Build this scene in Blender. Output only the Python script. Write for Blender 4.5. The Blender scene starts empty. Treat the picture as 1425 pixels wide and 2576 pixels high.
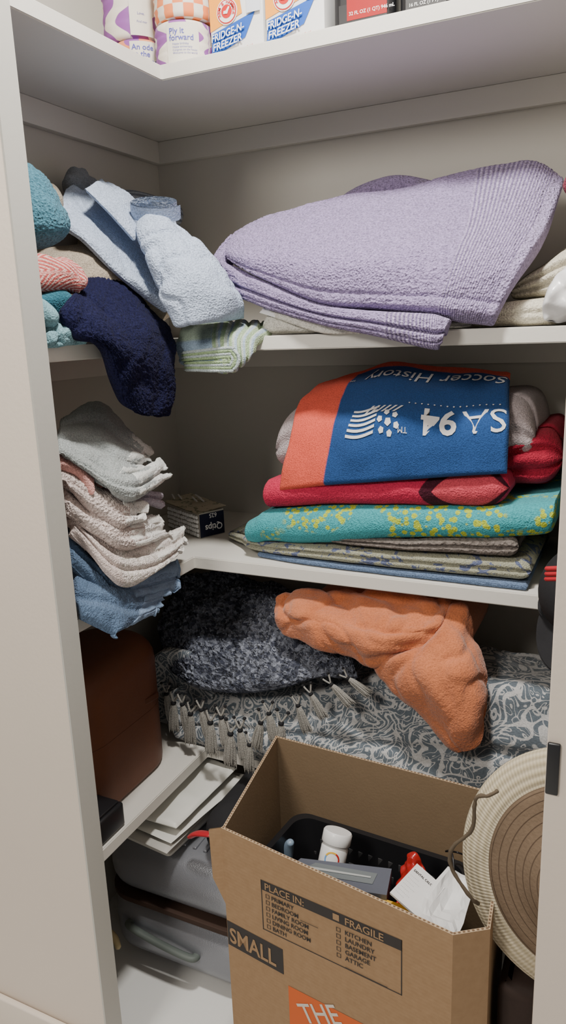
import bpy, bmesh, math, random
import numpy as np
from mathutils import Vector, Matrix, noise, Euler
random.seed(4); np.random.seed(4)
COL=bpy.context.scene.collection
V=Vector
# ------------------------------------------------------------------ camera
cd=bpy.data.cameras.new('camera');cam=bpy.data.objects.new('camera',cd);COL.objects.link(cam)
cd.sensor_width=36;cd.lens=25.98;cd.clip_start=.02
_y,_p,_r=.4516,.2412,-.0377
F=V((-math.sin(_y)*math.cos(_p),math.cos(_y)*math.cos(_p),-math.sin(_p)))
R0=V((math.cos(_y),math.sin(_y),0));U0=R0.cross(F)
R=math.cos(_r)*R0+math.sin(_r)*U0;U=-math.sin(_r)*R0+math.cos(_r)*U0
mw=Matrix.Identity(4)
for i in range(3):
    mw[i][0]=R[i];mw[i][1]=U[i];mw[i][2]=-F[i]
mw[0][3],mw[1][3],mw[2][3]=1.217,-1.8152,1.504
cam.matrix_world=mw
bpy.context.scene.camera=cam
# ------------------------------------------------------------------ node helpers
class NT:
    def __init__(s,name,rough=.9,spec=.2):
        s.m=bpy.data.materials.new(name);s.m.use_nodes=True;s.t=s.m.node_tree
        s.b=s.t.nodes['Principled BSDF'];s.b.inputs['Roughness'].default_value=rough
        s.b.inputs['Specular IOR Level'].default_value=spec
        s.tc=s.t.nodes.new('ShaderNodeTexCoord')
    def n(s,ty,ins=None,**kw):
        nd=s.t.nodes.new('ShaderNode'+ty)
        for k,v in kw.items(): setattr(nd,k,v)
        for k,v in (ins or {}).items(): s.put(nd.inputs[k],v)
        return nd
    def put(s,inp,v):
        if isinstance(v,bpy.types.NodeSocket): s.t.links.new(v,inp)
        else:
            if isinstance(v,tuple) and len(v)==3 and inp.type=='RGBA': v=v+(1,)
            inp.default_value=v
    def mt(s,op,a,b=0,c=0):
        nd=s.n('Math',operation=op);s.put(nd.inputs[0],a);s.put(nd.inputs[1],b);s.put(nd.inputs[2],c);return nd.outputs[0]
    def mix(s,f,a,b):
        nd=s.n('MixRGB');s.put(nd.inputs[0],f);s.put(nd.inputs[1],a);s.put(nd.inputs[2],b);return nd.outputs[0]
    def noise(s,scale,detail=2,dist=0,co=None):
        nd=s.n('TexNoise',{'Scale':scale,'Detail':detail,'Distortion':dist,'Vector':co or s.tc.outputs['Object']});return nd.outputs[0]
    def vor(s,scale,co=None,out='Distance'):
        nd=s.n('TexVoronoi',{'Scale':scale,'Vector':co or s.tc.outputs['Object']});return nd.outputs[out]
    def step(s,x,a,w=.02):
        nd=s.n('MapRange',{'Value':x,'From Min':a-w,'From Max':a+w});return nd.outputs[0]
    def uv(s):
        nd=s.n('SeparateXYZ',{0:s.tc.outputs['UV']});return nd.outputs[0],nd.outputs[1]
    def ob(s):
        nd=s.n('SeparateXYZ',{0:s.tc.outputs['Object']});return nd.outputs
    def bump(s,h,strength=.5,dist=.002):
        nd=s.n('Bump',{'Strength':strength,'Distance':dist,'Height':h});s.put(s.b.inputs['Normal'],nd.outputs[0])
    def col(s,c): s.put(s.b.inputs['Base Color'],c);return s
def terry(name,c,pat=None,sc=330,st=.7,dist=.003,sheen=.08,lo=.72):
    t=NT(name,.95,.08)
    n1=t.noise(sc,2);v1=t.vor(sc*.9)
    base=pat(t) if pat else c
    t.b.inputs['Sheen Weight'].default_value=sheen
    t.b.inputs['Sheen Roughness'].default_value=.6
    dark=t.step(n1,.47,.16)
    mul=t.n('MixRGB',{0:1.0},blend_type='MULTIPLY');t.put(mul.inputs[1],base)
    k=t.mix(dark,(lo,lo,lo),(1.1,1.1,1.1));t.put(mul.inputs[2],k)
    t.col(mul.outputs[0])
    h=t.mt('ADD',n1,t.mt('MULTIPLY',v1,.6))
    t.bump(h,st,dist)
    return t.m
def plain(name,c,rough=.6,spec=.3,nz=0,sc=40,metal=0):
    t=NT(name,rough,spec);t.b.inputs['Metallic'].default_value=metal
    if nz:
        n=t.noise(sc,4);t.col(t.mix(n,tuple(x*(1-nz) for x in c),tuple(min(1,x*(1+nz)) for x in c)))
        t.bump(t.noise(sc*6,3),.15,.002)
    else: t.col(t.mix(t.noise(60,2),c,tuple(x*.96 for x in c)))
    return t.m
# ------------------------------------------------------------------ mesh builder
def cr(P,t):
    P=np.asarray(P,float);n=len(P);t=np.asarray(t,float)
    if n==1: return np.repeat(P,len(t),0)
    x=t*(n-1);i=np.clip(np.floor(x).astype(int),0,n-2);f=(x-i)
    E=np.concatenate([[2*P[0]-P[1]],P,[2*P[-1]-P[-2]]])
    f=f.reshape((-1,)+(1,)*(P.ndim-1))
    p0,p1,p2,p3=E[i],E[i+1],E[i+2],E[i+3]
    if n==2: return p1*(1-f)+p2*f
    return .5*((2*p1)+(-p0+p2)*f+(2*p0-5*p1+4*p2-p3)*f*f+(-p0+3*p1-3*p2+p3)*f**3)
def warp(n):
    s=np.linspace(0,1,n);return .45*s+.55*(.5-.5*np.cos(np.pi*s))
def nz(p,sc,o=0): return noise.noise(V((p[0]*sc+o,p[1]*sc-o,p[2]*sc+o*.7)))
class MB:
    def __init__(s): s.v=[];s.f=[];s.m=[];s.uv=[]
    def add(s,vs,fs,mat=0,uvs=None):
        o=len(s.v);s.v.extend([tuple(q) for q in vs])
        for f in fs:
            s.f.append([o+i for i in f]);s.m.append(mat);s.uv.append([uvs[i] if uvs is not None else (0,0) for i in f])
    def grid(s,G,mat=0,uv=None,closeu=False,closev=False,flip=False):
        a,b=len(G),len(G[0]);vs=[p for r in G for p in r]
        if uv is None: uv=[(i/(a-1),j/(max(b-1,1))) for i in range(a) for j in range(b)]
        fs=[]
        for i in range(a if closeu else a-1):
            for j in range(b if closev else b-1):
                q=[i*b+j,((i+1)%a)*b+j,((i+1)%a)*b+(j+1)%b,i*b+(j+1)%b]
                fs.append(q[::-1] if flip else q)
        s.add(vs,fs,mat,uv)
    def cloth(s,net,T,nu=70,nv=44,mat=0,wr=.004,ws=14,rnd=.0008,grooves=0,gd=.004,gpos=(),face=(.4,-.9,.2),seed=0,edge=1.0,cz=0,cs=8,cw=.05):
        net=np.array(net,float)/1000;T=T/1000
        tu,tv=warp(nu),warp(nv)
        A=cr(net,tu);G=np.swapaxes(cr(np.swapaxes(A,0,1),tv),0,1)
        du=np.gradient(G,axis=0);dv=np.gradient(G,axis=1)
        N=np.cross(du,dv);N/=np.linalg.norm(N,axis=2,keepdims=True)+1e-9
        sg=1 if (N@np.array(face)).mean()>0 else -1
        N*=sg
        for _ in range(3):
            M=N.copy();M[1:-1,1:-1]=(N[1:-1,1:-1]*2+N[:-2,1:-1]+N[2:,1:-1]+N[1:-1,:-2]+N[1:-1,2:]);N=M/(np.linalg.norm(M,axis=2,keepdims=True)+1e-9)
        Lu=np.linalg.norm(np.diff(G,axis=0),axis=2).sum(0).mean();Lv=np.linalg.norm(np.diff(G,axis=1),axis=2).sum(1).mean()
        def e(t,L):
            w=min(.5,T*.5*edge/L);d=np.minimum(t,1-t);return np.sqrt(np.clip(1-(1-np.minimum(1,d/w))**2,0,1))
        h=T/2*np.outer(e(tu,Lu),e(tv,Lv))
        D=np.zeros((nu,nv))
        for i in range(nu):
            for j in range(nv):
                p=G[i,j]
                D[i,j]=wr*nz(p,ws,seed+3)+wr*.5*nz(p,ws*2.3,seed+9)+rnd*(random.random()*2-1)
                if cz:
                    q=nz(p,cs,seed+21)+.25*nz(p,cs*2.5,seed+2);D[i,j]-=cz*math.exp(-(q/cw)**2)
                    q=nz(p,cs*1.7,seed+33);D[i,j]-=cz*.6*math.exp(-(q/cw)**2)
        gr=np.zeros(nv)
        if grooves: gr+=gd*np.abs(np.cos(np.pi*grooves*tv))**6
        for g,w,d in gpos: gr+=d*np.exp(-((tv-g)/w)**2)
        D-=gr[None,:]*(h/(T/2)>.05)
        Fr=G-N*(T/2)+N*(h+D*np.minimum(1,h/(T/2)+.3))[:,:,None]
        Bk=G-N*(T/2)-N*h[:,:,None]
        uvs=[(tu[i],tv[j]) for i in range(nu) for j in range(nv)]
        Bk[0]=Fr[0];Bk[-1]=Fr[-1];Bk[:,0]=Fr[:,0];Bk[:,-1]=Fr[:,-1]
        s.grid(Fr,mat,uvs,flip=(sg<0));s.grid(Bk,mat,uvs,flip=(sg>0))
        def S(u,v,off=.0015):
            x=np.interp(u,tu,np.arange(nu));y=np.interp(v,tv,np.arange(nv));i=min(int(x),nu-2);j=min(int(y),nv-2);a=x-i;b=y-j
            p=Fr[i,j]*(1-a)*(1-b)+Fr[i+1,j]*a*(1-b)+Fr[i,j+1]*(1-a)*b+Fr[i+1,j+1]*a*b
            return V(p+N[i,j]*off)
        s.S=S;s.G=Fr;s.tu=tu;s.tv=tv
        return S
    def slab(s,st,mat=0,nu=80,m=22,grooves=0,gd=.005,wr=.003,ws=16,rnd=.0007,to=None,seed=0,rk=1.0):
        st=np.array(st,float)/1000
        tu=warp(nu);S=cr(st,tu);L=abs(st[-1,0]-st[0,0])
        G=[];uvs=[]
        for i in range(nu):
            x,zb,zt,yf,ybk=S[i];H=zt-zb
            d=min(tu[i],1-tu[i])*L;w=max(H*.5,.008);e=math.sqrt(max(0,1-(1-min(1,d/w))**2));e=max(e,.03)
            Hh=H*e;zc=(zb+zt)/2;r=min(Hh/2*rk,.12);row=[]
            def P(y,z,v,fr=1):
                q=(x,y,z)
                if fr:
                    dd=wr*nz(q,ws,seed)+rnd*(random.random()*2-1);dz=wr*.5*nz(q,ws*1.3,seed+5)
                    q=(x,y-dd+ (1-e)*w*.5,z+dz)
                row.append(to(q) if to else q);uvs.append((tu[i],v))
            P(ybk,zc-Hh/2,-.5,0);P((ybk+yf)/2,zc-Hh/2,-.2)
            for j in range(m+1):
                a=-math.pi/2+math.pi*j/m;t=(math.sin(a)+1)/2
                g=gd*abs(math.cos(math.pi*grooves*t))**6 if grooves and 0<j<m else 0
                P(yf+r-r*math.cos(a)+g,zc+Hh/2*math.sin(a),j/m)
            for k in (.25,.5,.75): P(yf+r+(ybk-yf-r)*k,zc+Hh/2,1+k*.8)
            P(ybk,zc+Hh/2,2,0)
            G.append(row)
        s.grid(G,mat,uvs,closev=True)
        n=len(G[0]);s.add(G[0],[list(range(n))],mat,[(0,0)]*n);s.add(G[-1],[list(range(n))[::-1]],mat,[(1,0)]*n)
    def tube(s,pts,rad,mat=0,n=40,k=24,wr=0,ws=20,rnd=0,cap=True,seed=0,sq=1.0,cz=0,cs=12):
        P=np.array(pts,float)/1000;rd=np.array(rad,float)/1000
        if rd.ndim==0: rd=np.repeat(rd,len(P))
        tu=warp(n);C=cr(P,tu);rr=cr(rd.reshape(-1,1),tu)[:,0];L=np.linalg.norm(np.diff(C,axis=0),axis=1).sum()
        up=np.array([.13,.21,.97]);G=[];T0=np.gradient(C,axis=0)
        for i in range(n):
            t=T0[i]/(np.linalg.norm(T0[i])+1e-9);a=np.cross(t,up)
            if np.linalg.norm(a)<.1: a=np.cross(t,np.array([1,0,0]))
            a/=np.linalg.norm(a);b=np.cross(t,a)
            r=rr[i]
            if cap:
                d=min(tu[i],1-tu[i])*L;w=min(r,L*.45);r*=max(.02,math.sqrt(max(0,1-(1-min(1,d/w))**2)))
            row=[]
            for j in range(k):
                th=2*math.pi*j/k;q=C[i]+r*(a*math.cos(th)+b*math.sin(th)*sq)
                if wr or rnd:
                    dd=(wr*nz(q,ws,seed)+rnd*(random.random()*2-1))
                    if cz: dd-=cz*math.exp(-(nz(q,cs,seed+7)/.06)**2)
                    q=q+(q-C[i])/(r+1e-6)*dd*min(1,r/(rr[i]+1e-9)+.1)
                row.append(q)
            G.append(row)
        uvs=[(tu[i],j/k) for i in range(n) for j in range(k)]
        s.grid(G,mat,uvs,closev=True)
        s.add(G[0],[list(range(k))],mat);s.add(G[-1],[list(range(k))[::-1]],mat)
    def rbox(s,c,size,bev=.003,mat=0,M=None,seg=3):
        bm=bmesh.new();bmesh.ops.create_cube(bm,size=1)
        for v in bm.verts: v.co=V((v.co.x*size[0],v.co.y*size[1],v.co.z*size[2]))
        if bev: bmesh.ops.bevel(bm,geom=bm.edges[:],offset=bev,segments=seg,profile=.5,affect='EDGES')
        MM=Matrix.Translation(V(c))@(M or Matrix.Identity(4))
        bm.verts.index_update()
        s.add([MM@v.co for v in bm.verts],[[v.index for v in f.verts] for f in bm.faces],mat,[(v.co.x/size[0]+.5,v.co.z/size[2]+.5) for v in bm.verts]);bm.free()
    def vbox(s,c,size,rv,bev,mat=0,M=None,top=True,bot=True):
        bm=bmesh.new();bmesh.ops.create_cube(bm,size=1)
        for v in bm.verts: v.co=V((v.co.x*size[0],v.co.y*size[1],v.co.z*size[2]))
        ve=[e for e in bm.edges if abs(e.verts[0].co.z-e.verts[1].co.z)>size[2]*.5]
        bmesh.ops.bevel(bm,geom=ve,offset=rv,segments=10,profile=.5,affect='EDGES')
        he=[e for e in bm.edges if abs(e.verts[0].co.z-e.verts[1].co.z)<1e-5 and any(abs(f.normal.z)>.9 for f in e.link_faces)]
        he=[e for e in he if (top and e.verts[0].co.z>0) or (bot and e.verts[0].co.z<0)]
        if bev: bmesh.ops.bevel(bm,geom=he,offset=bev,segments=6,profile=.5,affect='EDGES')
        MM=Matrix.Translation(V(c))@(M or Matrix.Identity(4));bm.verts.index_update()
        s.add([MM@v.co for v in bm.verts],[[v.index for v in f.verts] for f in bm.faces],mat);bm.free()
    def lathe(s,prof,M,mat=0,n=64,caps=False):
        G=[]
        for r,z in prof: G.append([M@V((r*math.cos(2*math.pi*k/n),r*math.sin(2*math.pi*k/n),z)) for k in range(n)])
        uvs=[(i/(len(prof)-1),k/n) for i in range(len(prof)) for k in range(n)]
        s.grid(G,mat,uvs,closev=True,flip=True)
        if caps: s.add(G[0],[list(range(n))],mat);s.add(G[-1],[list(range(n))[::-1]],mat)
    def quad(s,p,mat=0): s.add(p,[list(range(len(p)))],mat,[(0,0),(1,0),(1,1),(0,1)][:len(p)] if len(p)<=4 else None)
    def text(s,body,size,fn,mat=1,bold=0,sx=1,align='LEFT',shear=0):
        c=bpy.data.curves.new('t','FONT');c.body=body;c.size=1;c.offset=bold;c.align_x=align;c.resolution_u=3
        o=bpy.data.objects.new('t',c);COL.objects.link(o)
        dg=bpy.context.evaluated_depsgraph_get();me=bpy.data.meshes.new_from_object(o.evaluated_get(dg))
        vs=[fn((v.co.x+shear*v.co.y)*size*sx,v.co.y*size) for v in me.vertices]
        s.add(vs,[list(p.vertices) for p in me.polygons],mat)
        bpy.data.objects.remove(o);bpy.data.meshes.remove(me);bpy.data.curves.remove(c)
def build(name,mb,mats,label=None,cat=None,parent=None,group=None,smooth=True,kind=None):
    vs=np.array([tuple(v) for v in mb.v]);c=V(((vs[:,0].min()+vs[:,0].max())/2,(vs[:,1].min()+vs[:,1].max())/2,vs[:,2].min()))
    me=bpy.data.meshes.new(name);me.from_pydata([tuple(V(v)-c) for v in mb.v],[],mb.f)
    ul=me.uv_layers.new(name='UVMap')
    k=0
    for fi,p in enumerate(me.polygons):
        p.material_index=mb.m[fi];p.use_smooth=smooth
        for q in mb.uv[fi]: ul.data[k].uv=q;k+=1
    for m in mats: me.materials.append(m)
    ob=bpy.data.objects.new(name,me);COL.objects.link(ob);ob.location=c
    if parent: ob.parent=parent;ob.location=c-parent.location
    if label: ob['label']=label
    if cat: ob['category']=cat
    if group: ob['group']=group
    if kind: ob['kind']=kind
    return ob
def sharp(ob,ang=35):
    ob.data.set_sharp_from_angle(angle=math.radians(ang))
    return ob
def thing(name,loc,label,cat,group=None):
    e=bpy.data.objects.new(name,None);e.empty_display_size=.05;e.location=V(loc);COL.objects.link(e)
    e['label']=label;e['category']=cat
    if group: e['group']=group
    return e
# ------------------------------------------------------------------ structure
def wallmat(name,c):
    t=NT(name,.55,.35);n=t.noise(3,3);t.col(t.mix(n,tuple(x*.95 for x in c),c));t.bump(t.noise(120,3),.12,.002);return t.m
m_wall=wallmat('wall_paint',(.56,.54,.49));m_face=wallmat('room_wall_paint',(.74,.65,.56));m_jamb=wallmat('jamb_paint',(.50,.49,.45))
m_shelf=wallmat('shelf_paint',(.68,.66,.61));m_floor=wallmat('floor_paint',(.78,.78,.76))
def sbox(name,a,b,mat,bev=.0,**k):
    mb=MB();mb.rbox([(a[i]+b[i])/2 for i in range(3)],[b[i]-a[i] for i in range(3)],bev,0);return sharp(build(name,mb,[mat],**k))
sbox('floor',(-1.5,-3.2,-.05),(3.2,.05,0),m_floor,kind='structure')
sbox('ceiling',(-1.5,-3.2,2.8),(3.2,.05,2.85),m_wall,kind='structure')
sbox('wall_back',(-.05,0,0),(1.6,.05,2.8),m_wall,kind='structure')
sbox('wall_left',(-.05,-.85,0),(0,0,2.8),m_wall,kind='structure')
sbox('wall_right',(1.5,-.85,0),(1.55,0,2.8),m_wall,kind='structure')
mb=MB();mb.rbox((-.587,-.8725,1.4),(1.826,.045,2.8),.002,0);mb.rbox((.3245,-.8725,1.4),(.004,.046,2.8),0,1)
sharp(build('wall_front',mb,[m_face,m_jamb],kind='structure'))
sbox('wall_entry',(1.141,-.895,0),(3.2,-.85,2.8),m_face,.002,kind='structure')
mb=MB();mb.rbox((-.6,-.903,.05),(1.75,.014,.10),.004,0);sharp(build('baseboard_left',mb,[m_face],kind='structure'))
def shelf(z,label):
    mb=MB();t=.029
    P=[(0,0),(1.5,0),(1.5,-.42),(.305,-.42),(.305,-.85),(0,-.85)]
    bm=bmesh.new();f=bm.faces.new([bm.verts.new((x,y,z)) for x,y in P[::-1]]);r=bmesh.ops.extrude_face_region(bm,geom=[f])
    for v in [g for g in r['geom'] if isinstance(g,bmesh.types.BMVert)]: v.co.z-=t
    bmesh.ops.recalc_face_normals(bm,faces=bm.faces[:]);bmesh.ops.bevel(bm,geom=bm.edges[:],offset=.002,segments=2,affect='EDGES');bm.verts.index_update()
    mb.add([v.co for v in bm.verts],[[v.index for v in f.verts] for f in bm.faces],0);bm.free()
    sharp(build('closet_shelf',mb,[m_shelf],label,'shelf',group='painted corner shelves of the closet'))
lb="white painted L-shaped corner shelf holding "
shelf(2.029,lb+"paper rolls and cartons");shelf(1.494,lb+"folded bath towels")
shelf(.998,lb+"beach towels and washcloths");shelf(.500,lb+"comforter and brown case")
n=1
for z in (2.0,1.465,.969,.471):
    sbox('trim_%d'%n,(.0,-.02,z-.054),(1.5,0,z-.0005),m_shelf,.001,kind='structure')
    sbox('trim_%d'%(n+1),(0,-.85,z-.054),(.02,-.02,z-.0005),m_shelf,.001,kind='structure');n+=2
# ------------------------------------------------------------------ materials
LAVC=(.33,.26,.46)
def lavp(t):
    u,v=t.uv();band=t.mt('MULTIPLY',t.step(u,.735,.004),t.mt('SUBTRACT',1,t.step(u,.945,.004)))
    w=t.mt('SINE',t.mt('MULTIPLY',u,600));rib=t.step(w,0,.5)
    c=t.mix(t.step(u,.945,.004),LAVC,(.38,.31,.51))
    return t.mix(band,c,t.mix(rib,(.21,.16,.31),(.43,.36,.55)))
m_lav=terry('lavender_terry',LAVC,pat=lavp,sc=240,st=1,dist=.005,sheen=.12,lo=.6)
m_white=terry('white_terry',(.68,.66,.60));m_cream=terry('cream_terry',(.62,.58,.47));m_lb=terry('pale_blue_terry',(.44,.52,.67),sc=280,st=.9)
m_dgray=terry('dark_gray_terry',(.20,.22,.25));m_rib=terry('gray_ribbed',(.34,.38,.44),pat=lambda t:t.mix(t.step(t.mt('SINE',t.mt('MULTIPLY',t.uv()[1],90)),0,.4),(.16,.18,.22),(.36,.40,.46)))
m_tan=terry('tan_terry',(.38,.32,.25));m_teal=terry('teal_terry',(.07,.20,.27),sc=240,st=1,dist=.004,lo=.55)
m_coral=terry('coral_pattern_cloth',(.6,.2,.18),pat=lambda t:t.mix(t.step(t.mt('SINE',t.mt('ADD',t.mt('MULTIPLY',t.uv()[0],70),t.mt('MULTIPLY',t.mt('PINGPONG',t.uv()[1],.12),160))),0.1,.25),(.50,.11,.10),(.68,.44,.40)))
m_dteal=terry('dark_teal_terry',(.03,.13,.18));m_lteal=terry('light_teal_terry',(.20,.36,.41))
m_navy=terry('navy_terry',(.011,.012,.045),sc=260,st=.8,dist=.003,sheen=.02,lo=.5)
def greenp(t):
    u,v=t.uv();w=t.mt('FRACT',t.mt('MULTIPLY',v,9.0))
    c=t.mix(t.step(w,.25,.02),(.31,.42,.25),(.48,.55,.48));c=t.mix(t.step(w,.5,.02),c,(.36,.45,.54));c=t.mix(t.step(w,.8,.02),c,(.38,.48,.32))
    return t.mix(t.step(v,.42,.01),t.mix(t.step(u,.45,.02),(.38,.48,.38),(.33,.44,.56)),c)
m_green=terry('green_blue_striped_terry',(.4,.5,.4),pat=greenp);m_gl=terry('green_edge_terry',(.31,.42,.24))
m_bag=plain('translucent_white_plastic',(.75,.75,.76),.25,.5)
m_dred=terry('dark_red_cloth',(.18,.03,.05))
HW=(.70,.71,.70)
m_gray=terry('sage_gray_terry',(.40,.42,.40),pat=lambda t:t.mix(t.step(t.uv()[0],.90,.01),(.36,.39,.39),HW));m_hemw=terry('white_hem',(.76,.75,.72),sc=500,st=.4)
m_hemg=terry('gray_white_hem',(.62,.64,.62),sc=500,st=.4);m_hemb=terry('blue_hem',(.22,.31,.46),sc=500,st=.4)
m_pink=terry('pink_terry',(.62,.33,.30));m_lilac=terry('lilac_terry',(.42,.38,.45))
m_wht=terry('washcloth_white',(.66,.58,.55),pat=lambda t:t.mix(t.step(t.uv()[0],.84,.01),(.62,.53,.50),(.80,.79,.77)),sc=220,st=1,dist=.005)
m_wht2=terry('washcloth_leaf',(.66,.6,.56),pat=lambda t:t.mix(t.mt('MULTIPLY',t.step(t.noise(70,3,2),.56,.02),t.step(t.uv()[0],.45,.02)),t.mix(t.step(t.uv()[0],.45,.02),(.60,.51,.48),(.74,.68,.65)),(.50,.47,.42)))
m_blue=terry('dusty_blue_terry',(.15,.23,.36),pat=lambda t:t.mix(t.step(t.uv()[0],.72,.01),(.10,.155,.25),(.19,.27,.41)))
def soc(t):
    u,v=t.uv();vv=t.mt('SUBTRACT',v,t.mt('MULTIPLY',u,.07))
    return t.mix(t.mt('MULTIPLY',t.step(u,.25,.004),t.step(vv,.05,.006)),(.66,.10,.065),(.020,.065,.20))
m_soc=terry('souvenir_towel_print',(.1,.1,.3),pat=soc,sc=420,st=.6,dist=.002,sheen=.04)
m_pg=terry('pinkish_gray_terry',(.42,.36,.37))
def redp(t):
    u,v=t.uv();a=t.mt('POWER',t.mt('MULTIPLY',t.mt('ABSOLUTE',t.mt('SUBTRACT',u,.89)),6.0),1.5);b=t.mt('MULTIPLY',t.mt('ABSOLUTE',t.mt('SUBTRACT',v,.52)),1.25)
    d=t.mt('ADD',a,b);hi=t.mt('ADD',.80,t.mt('MULTIPLY',t.mt('SUBTRACT',.95,u),1.6))
    r=t.mt('MULTIPLY',t.step(d,.55,.02),t.step(t.mt('SUBTRACT',hi,d),0,.03))
    base=t.mix(t.step(d,.55,.02),(.58,.07,.10),(.52,.028,.075))
    return t.mix(r,base,(.055,.010,.020))
m_pinkred=terry('crimson_black_terry',(.6,.05,.1),pat=redp,sheen=.04)
m_crim=terry('crimson_terry',(.36,.02,.045),sheen=.04)
def limep(t):
    big=t.step(t.noise(8,0),.49,.02);d=t.mt('SUBTRACT',1,t.step(t.vor(75),.45,.05))
    return t.mix(t.mt('MULTIPLY',big,d),(.055,.33,.37),(.42,.51,.05))
m_lime=terry('aqua_lime_floral_terry',(.1,.4,.4),pat=limep)
m_brown=terry('taupe_knit',(.18,.155,.14),sc=150,st=1,dist=.006)
def olivep(t):
    d=t.step(t.noise(22,3,2.5),.58,.015);return t.mix(d,(.32,.32,.24),(.11,.13,.22))
m_olive=terry('olive_indigo_floral_terry',(.3,.3,.2),pat=olivep)
m_slate=terry('slate_blue_terry',(.13,.19,.31));m_dgreen=terry('dark_teal_green_terry',(.03,.13,.12))
def scroll(t):
    n=t.noise(10,0,1.8);w=t.mt('SINE',t.mt('MULTIPLY',n,44));l=t.step(w,.42,.10)
    n2=t.noise(18,0,2.8);w2=t.mt('SINE',t.mt('MULTIPLY',n2,28));l2=t.step(w2,.76,.07)
    cut=t.step(t.vor(28),.18,.03)
    k=t.mt('MAXIMUM',t.mt('MULTIPLY',l,cut),l2)
    return t.mix(k,(.115,.140,.165),(.45,.45,.45))
m_comf=terry('scroll_print_plush',(.3,.3,.3),pat=scroll,sc=300,st=.3,dist=.002,lo=.85,sheen=.12)
def knit(t):
    c=t.n('TexVoronoi',{'Scale':110.0,'Vector':t.tc.outputs['Object']});s=t.n('SeparateColor',{0:c.outputs['Color']})
    return t.mix(t.step(s.outputs[0],.55,.34),(.050,.056,.082),(.25,.27,.33))
m_knit=terry('chenille_knit',(.1,.1,.1),pat=knit,sc=120,st=1,dist=.010,sheen=.05)
m_tass=terry('gray_yarn',(.31,.30,.275),sc=500);m_bead=plain('black_yarn',(.01,.01,.012),.8)
def orangep(t):
    return t.mix(t.step(t.noise(9,4,1.0),.5,.25),(.44,.13,.050),(.55,.18,.075))
m_org=terry('orange_velvet',(.5,.15,.06),pat=orangep,sc=300,st=.55,dist=.0025,sheen=.3,lo=.82)
m_leather=plain('brown_faux_leather',(.125,.042,.018),.5,.35,.12,30);m_leather2=plain('brown_trim_leather',(.10,.034,.015),.5,.3)
m_env=plain('white_mailer',(.66,.66,.62),.4);m_env2=plain('gray_paper_folder',(.44,.43,.40),.7)
m_black=plain('black_plastic',(.012,.012,.014),.35,.5);m_blackfab=plain('black_fabric',(.018,.018,.02),.85,.2,.2)
m_redp=plain('red_plastic',(.45,.02,.03),.35,.5)
def silv():
    t=NT('silver_hard_shell',.28,.5);t.col((.25,.26,.29));t.b.inputs['Metallic'].default_value=.45;t.bump(t.vor(420),.25,.001);return t.m
m_silver=silv();m_zip=plain('brown_zipper_tape',(.045,.025,.018),.7);m_handle=plain('gray_handle_plastic',(.11,.13,.12),.5,.3)
def cardb():
    t=NT('corrugated_cardboard',.8,.15);n=t.noise(90,4);x=t.ob();w=t.mt('SINE',t.mt('MULTIPLY',x[2],900));t.col(t.mix(n,(.28,.175,.095),(.36,.235,.135)));t.bump(t.mt('ADD',n,t.mt('MULTIPLY',w,.1)),.2,.001);return t.m
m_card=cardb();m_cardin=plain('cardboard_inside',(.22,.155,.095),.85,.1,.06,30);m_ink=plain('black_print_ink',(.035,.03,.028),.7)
m_orng=plain('orange_print',(.62,.12,.025),.7);m_wink=plain('white_print',(.62,.56,.48),.7)
m_edge=plain('cardboard_edge',(.42,.31,.2),.9)
def straw():
    t=NT('woven_straw',.85,.2);u,v=t.uv();w=t.mt('SINE',t.mt('MULTIPLY',u,70));w2=t.mt('SINE',t.mt('ADD',t.mt('MULTIPLY',v,1300),t.mt('MULTIPLY',u,30)))
    h=t.mt('ADD',w,t.mt('MULTIPLY',w2,.5));t.col(t.mix(t.step(h,0,1.4),(.42,.36,.24),(.58,.51,.38)));t.bump(h,.35,.002);return t.m
def hatb():
    t=NT('stitched_brown_fabric',.85,.2);u,v=t.uv();w=t.step(t.mt('SINE',t.mt('MULTIPLY',u,75)),.93,.05);n=t.noise(200,2)
    t.col(t.mix(w,t.mix(n,(.15,.105,.07),(.19,.135,.09)),(.09,.06,.04)));t.bump(t.mt('SUBTRACT',n,w),.4,.002);return t.m
m_straw=straw();m_hatb=hatb();m_cord=plain('brown_cord',(.10,.075,.05),.8)
m_dbrown=plain('dark_brown_finish',(.03,.018,.014),.7,.3,.2)
m_wplas=plain('white_plastic',(.8,.8,.8),.3,.5);m_gbox=plain('slate_gray_carton',(.10,.11,.14),.45,.4);m_paper=plain('white_paper',(.74,.74,.74),.6)
m_yel=plain('yellow_print',(.85,.50,.04),.5);m_bluep=plain('blue_print',(.02,.10,.45),.5);m_redk=plain('red_print',(.55,.02,.02),.5);m_orp=plain('orange_gold_print',(.85,.33,.03),.5)
m_sky=plain('light_blue_print',(.15,.35,.7),.5)
def wavy(name,c1,c2,sc):
    t=NT(name,.55,.3);u,v=t.uv()
    a=t.mt('SINE',t.mt('ADD',t.mt('MULTIPLY',v,6.283*sc),t.mt('MULTIPLY',t.mt('SINE',t.mt('MULTIPLY',u,11)),1.6)));t.col(t.mix(t.step(a,0,.06),c1,c2));return t.m
def check(name,c1,c2):
    t=NT(name,.55,.3);u,v=t.uv();a=t.mt('MULTIPLY',t.mt('SINE',t.mt('MULTIPLY',u,20)),t.mt('SINE',t.mt('MULTIPLY',v,6.283*9)));t.col(t.mix(t.step(a,0,.03),c1,c2));return t.m
PUR=(.27,.09,.34);CRM=(.74,.68,.60);ORG=(.80,.23,.08)
m_w1=wavy('purple_wave_wrap',CRM,PUR,5);m_w2=wavy('orange_wave_wrap',(.75,.27,.13),PUR,5);m_ck=check('orange_check_wrap',CRM,ORG)
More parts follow.
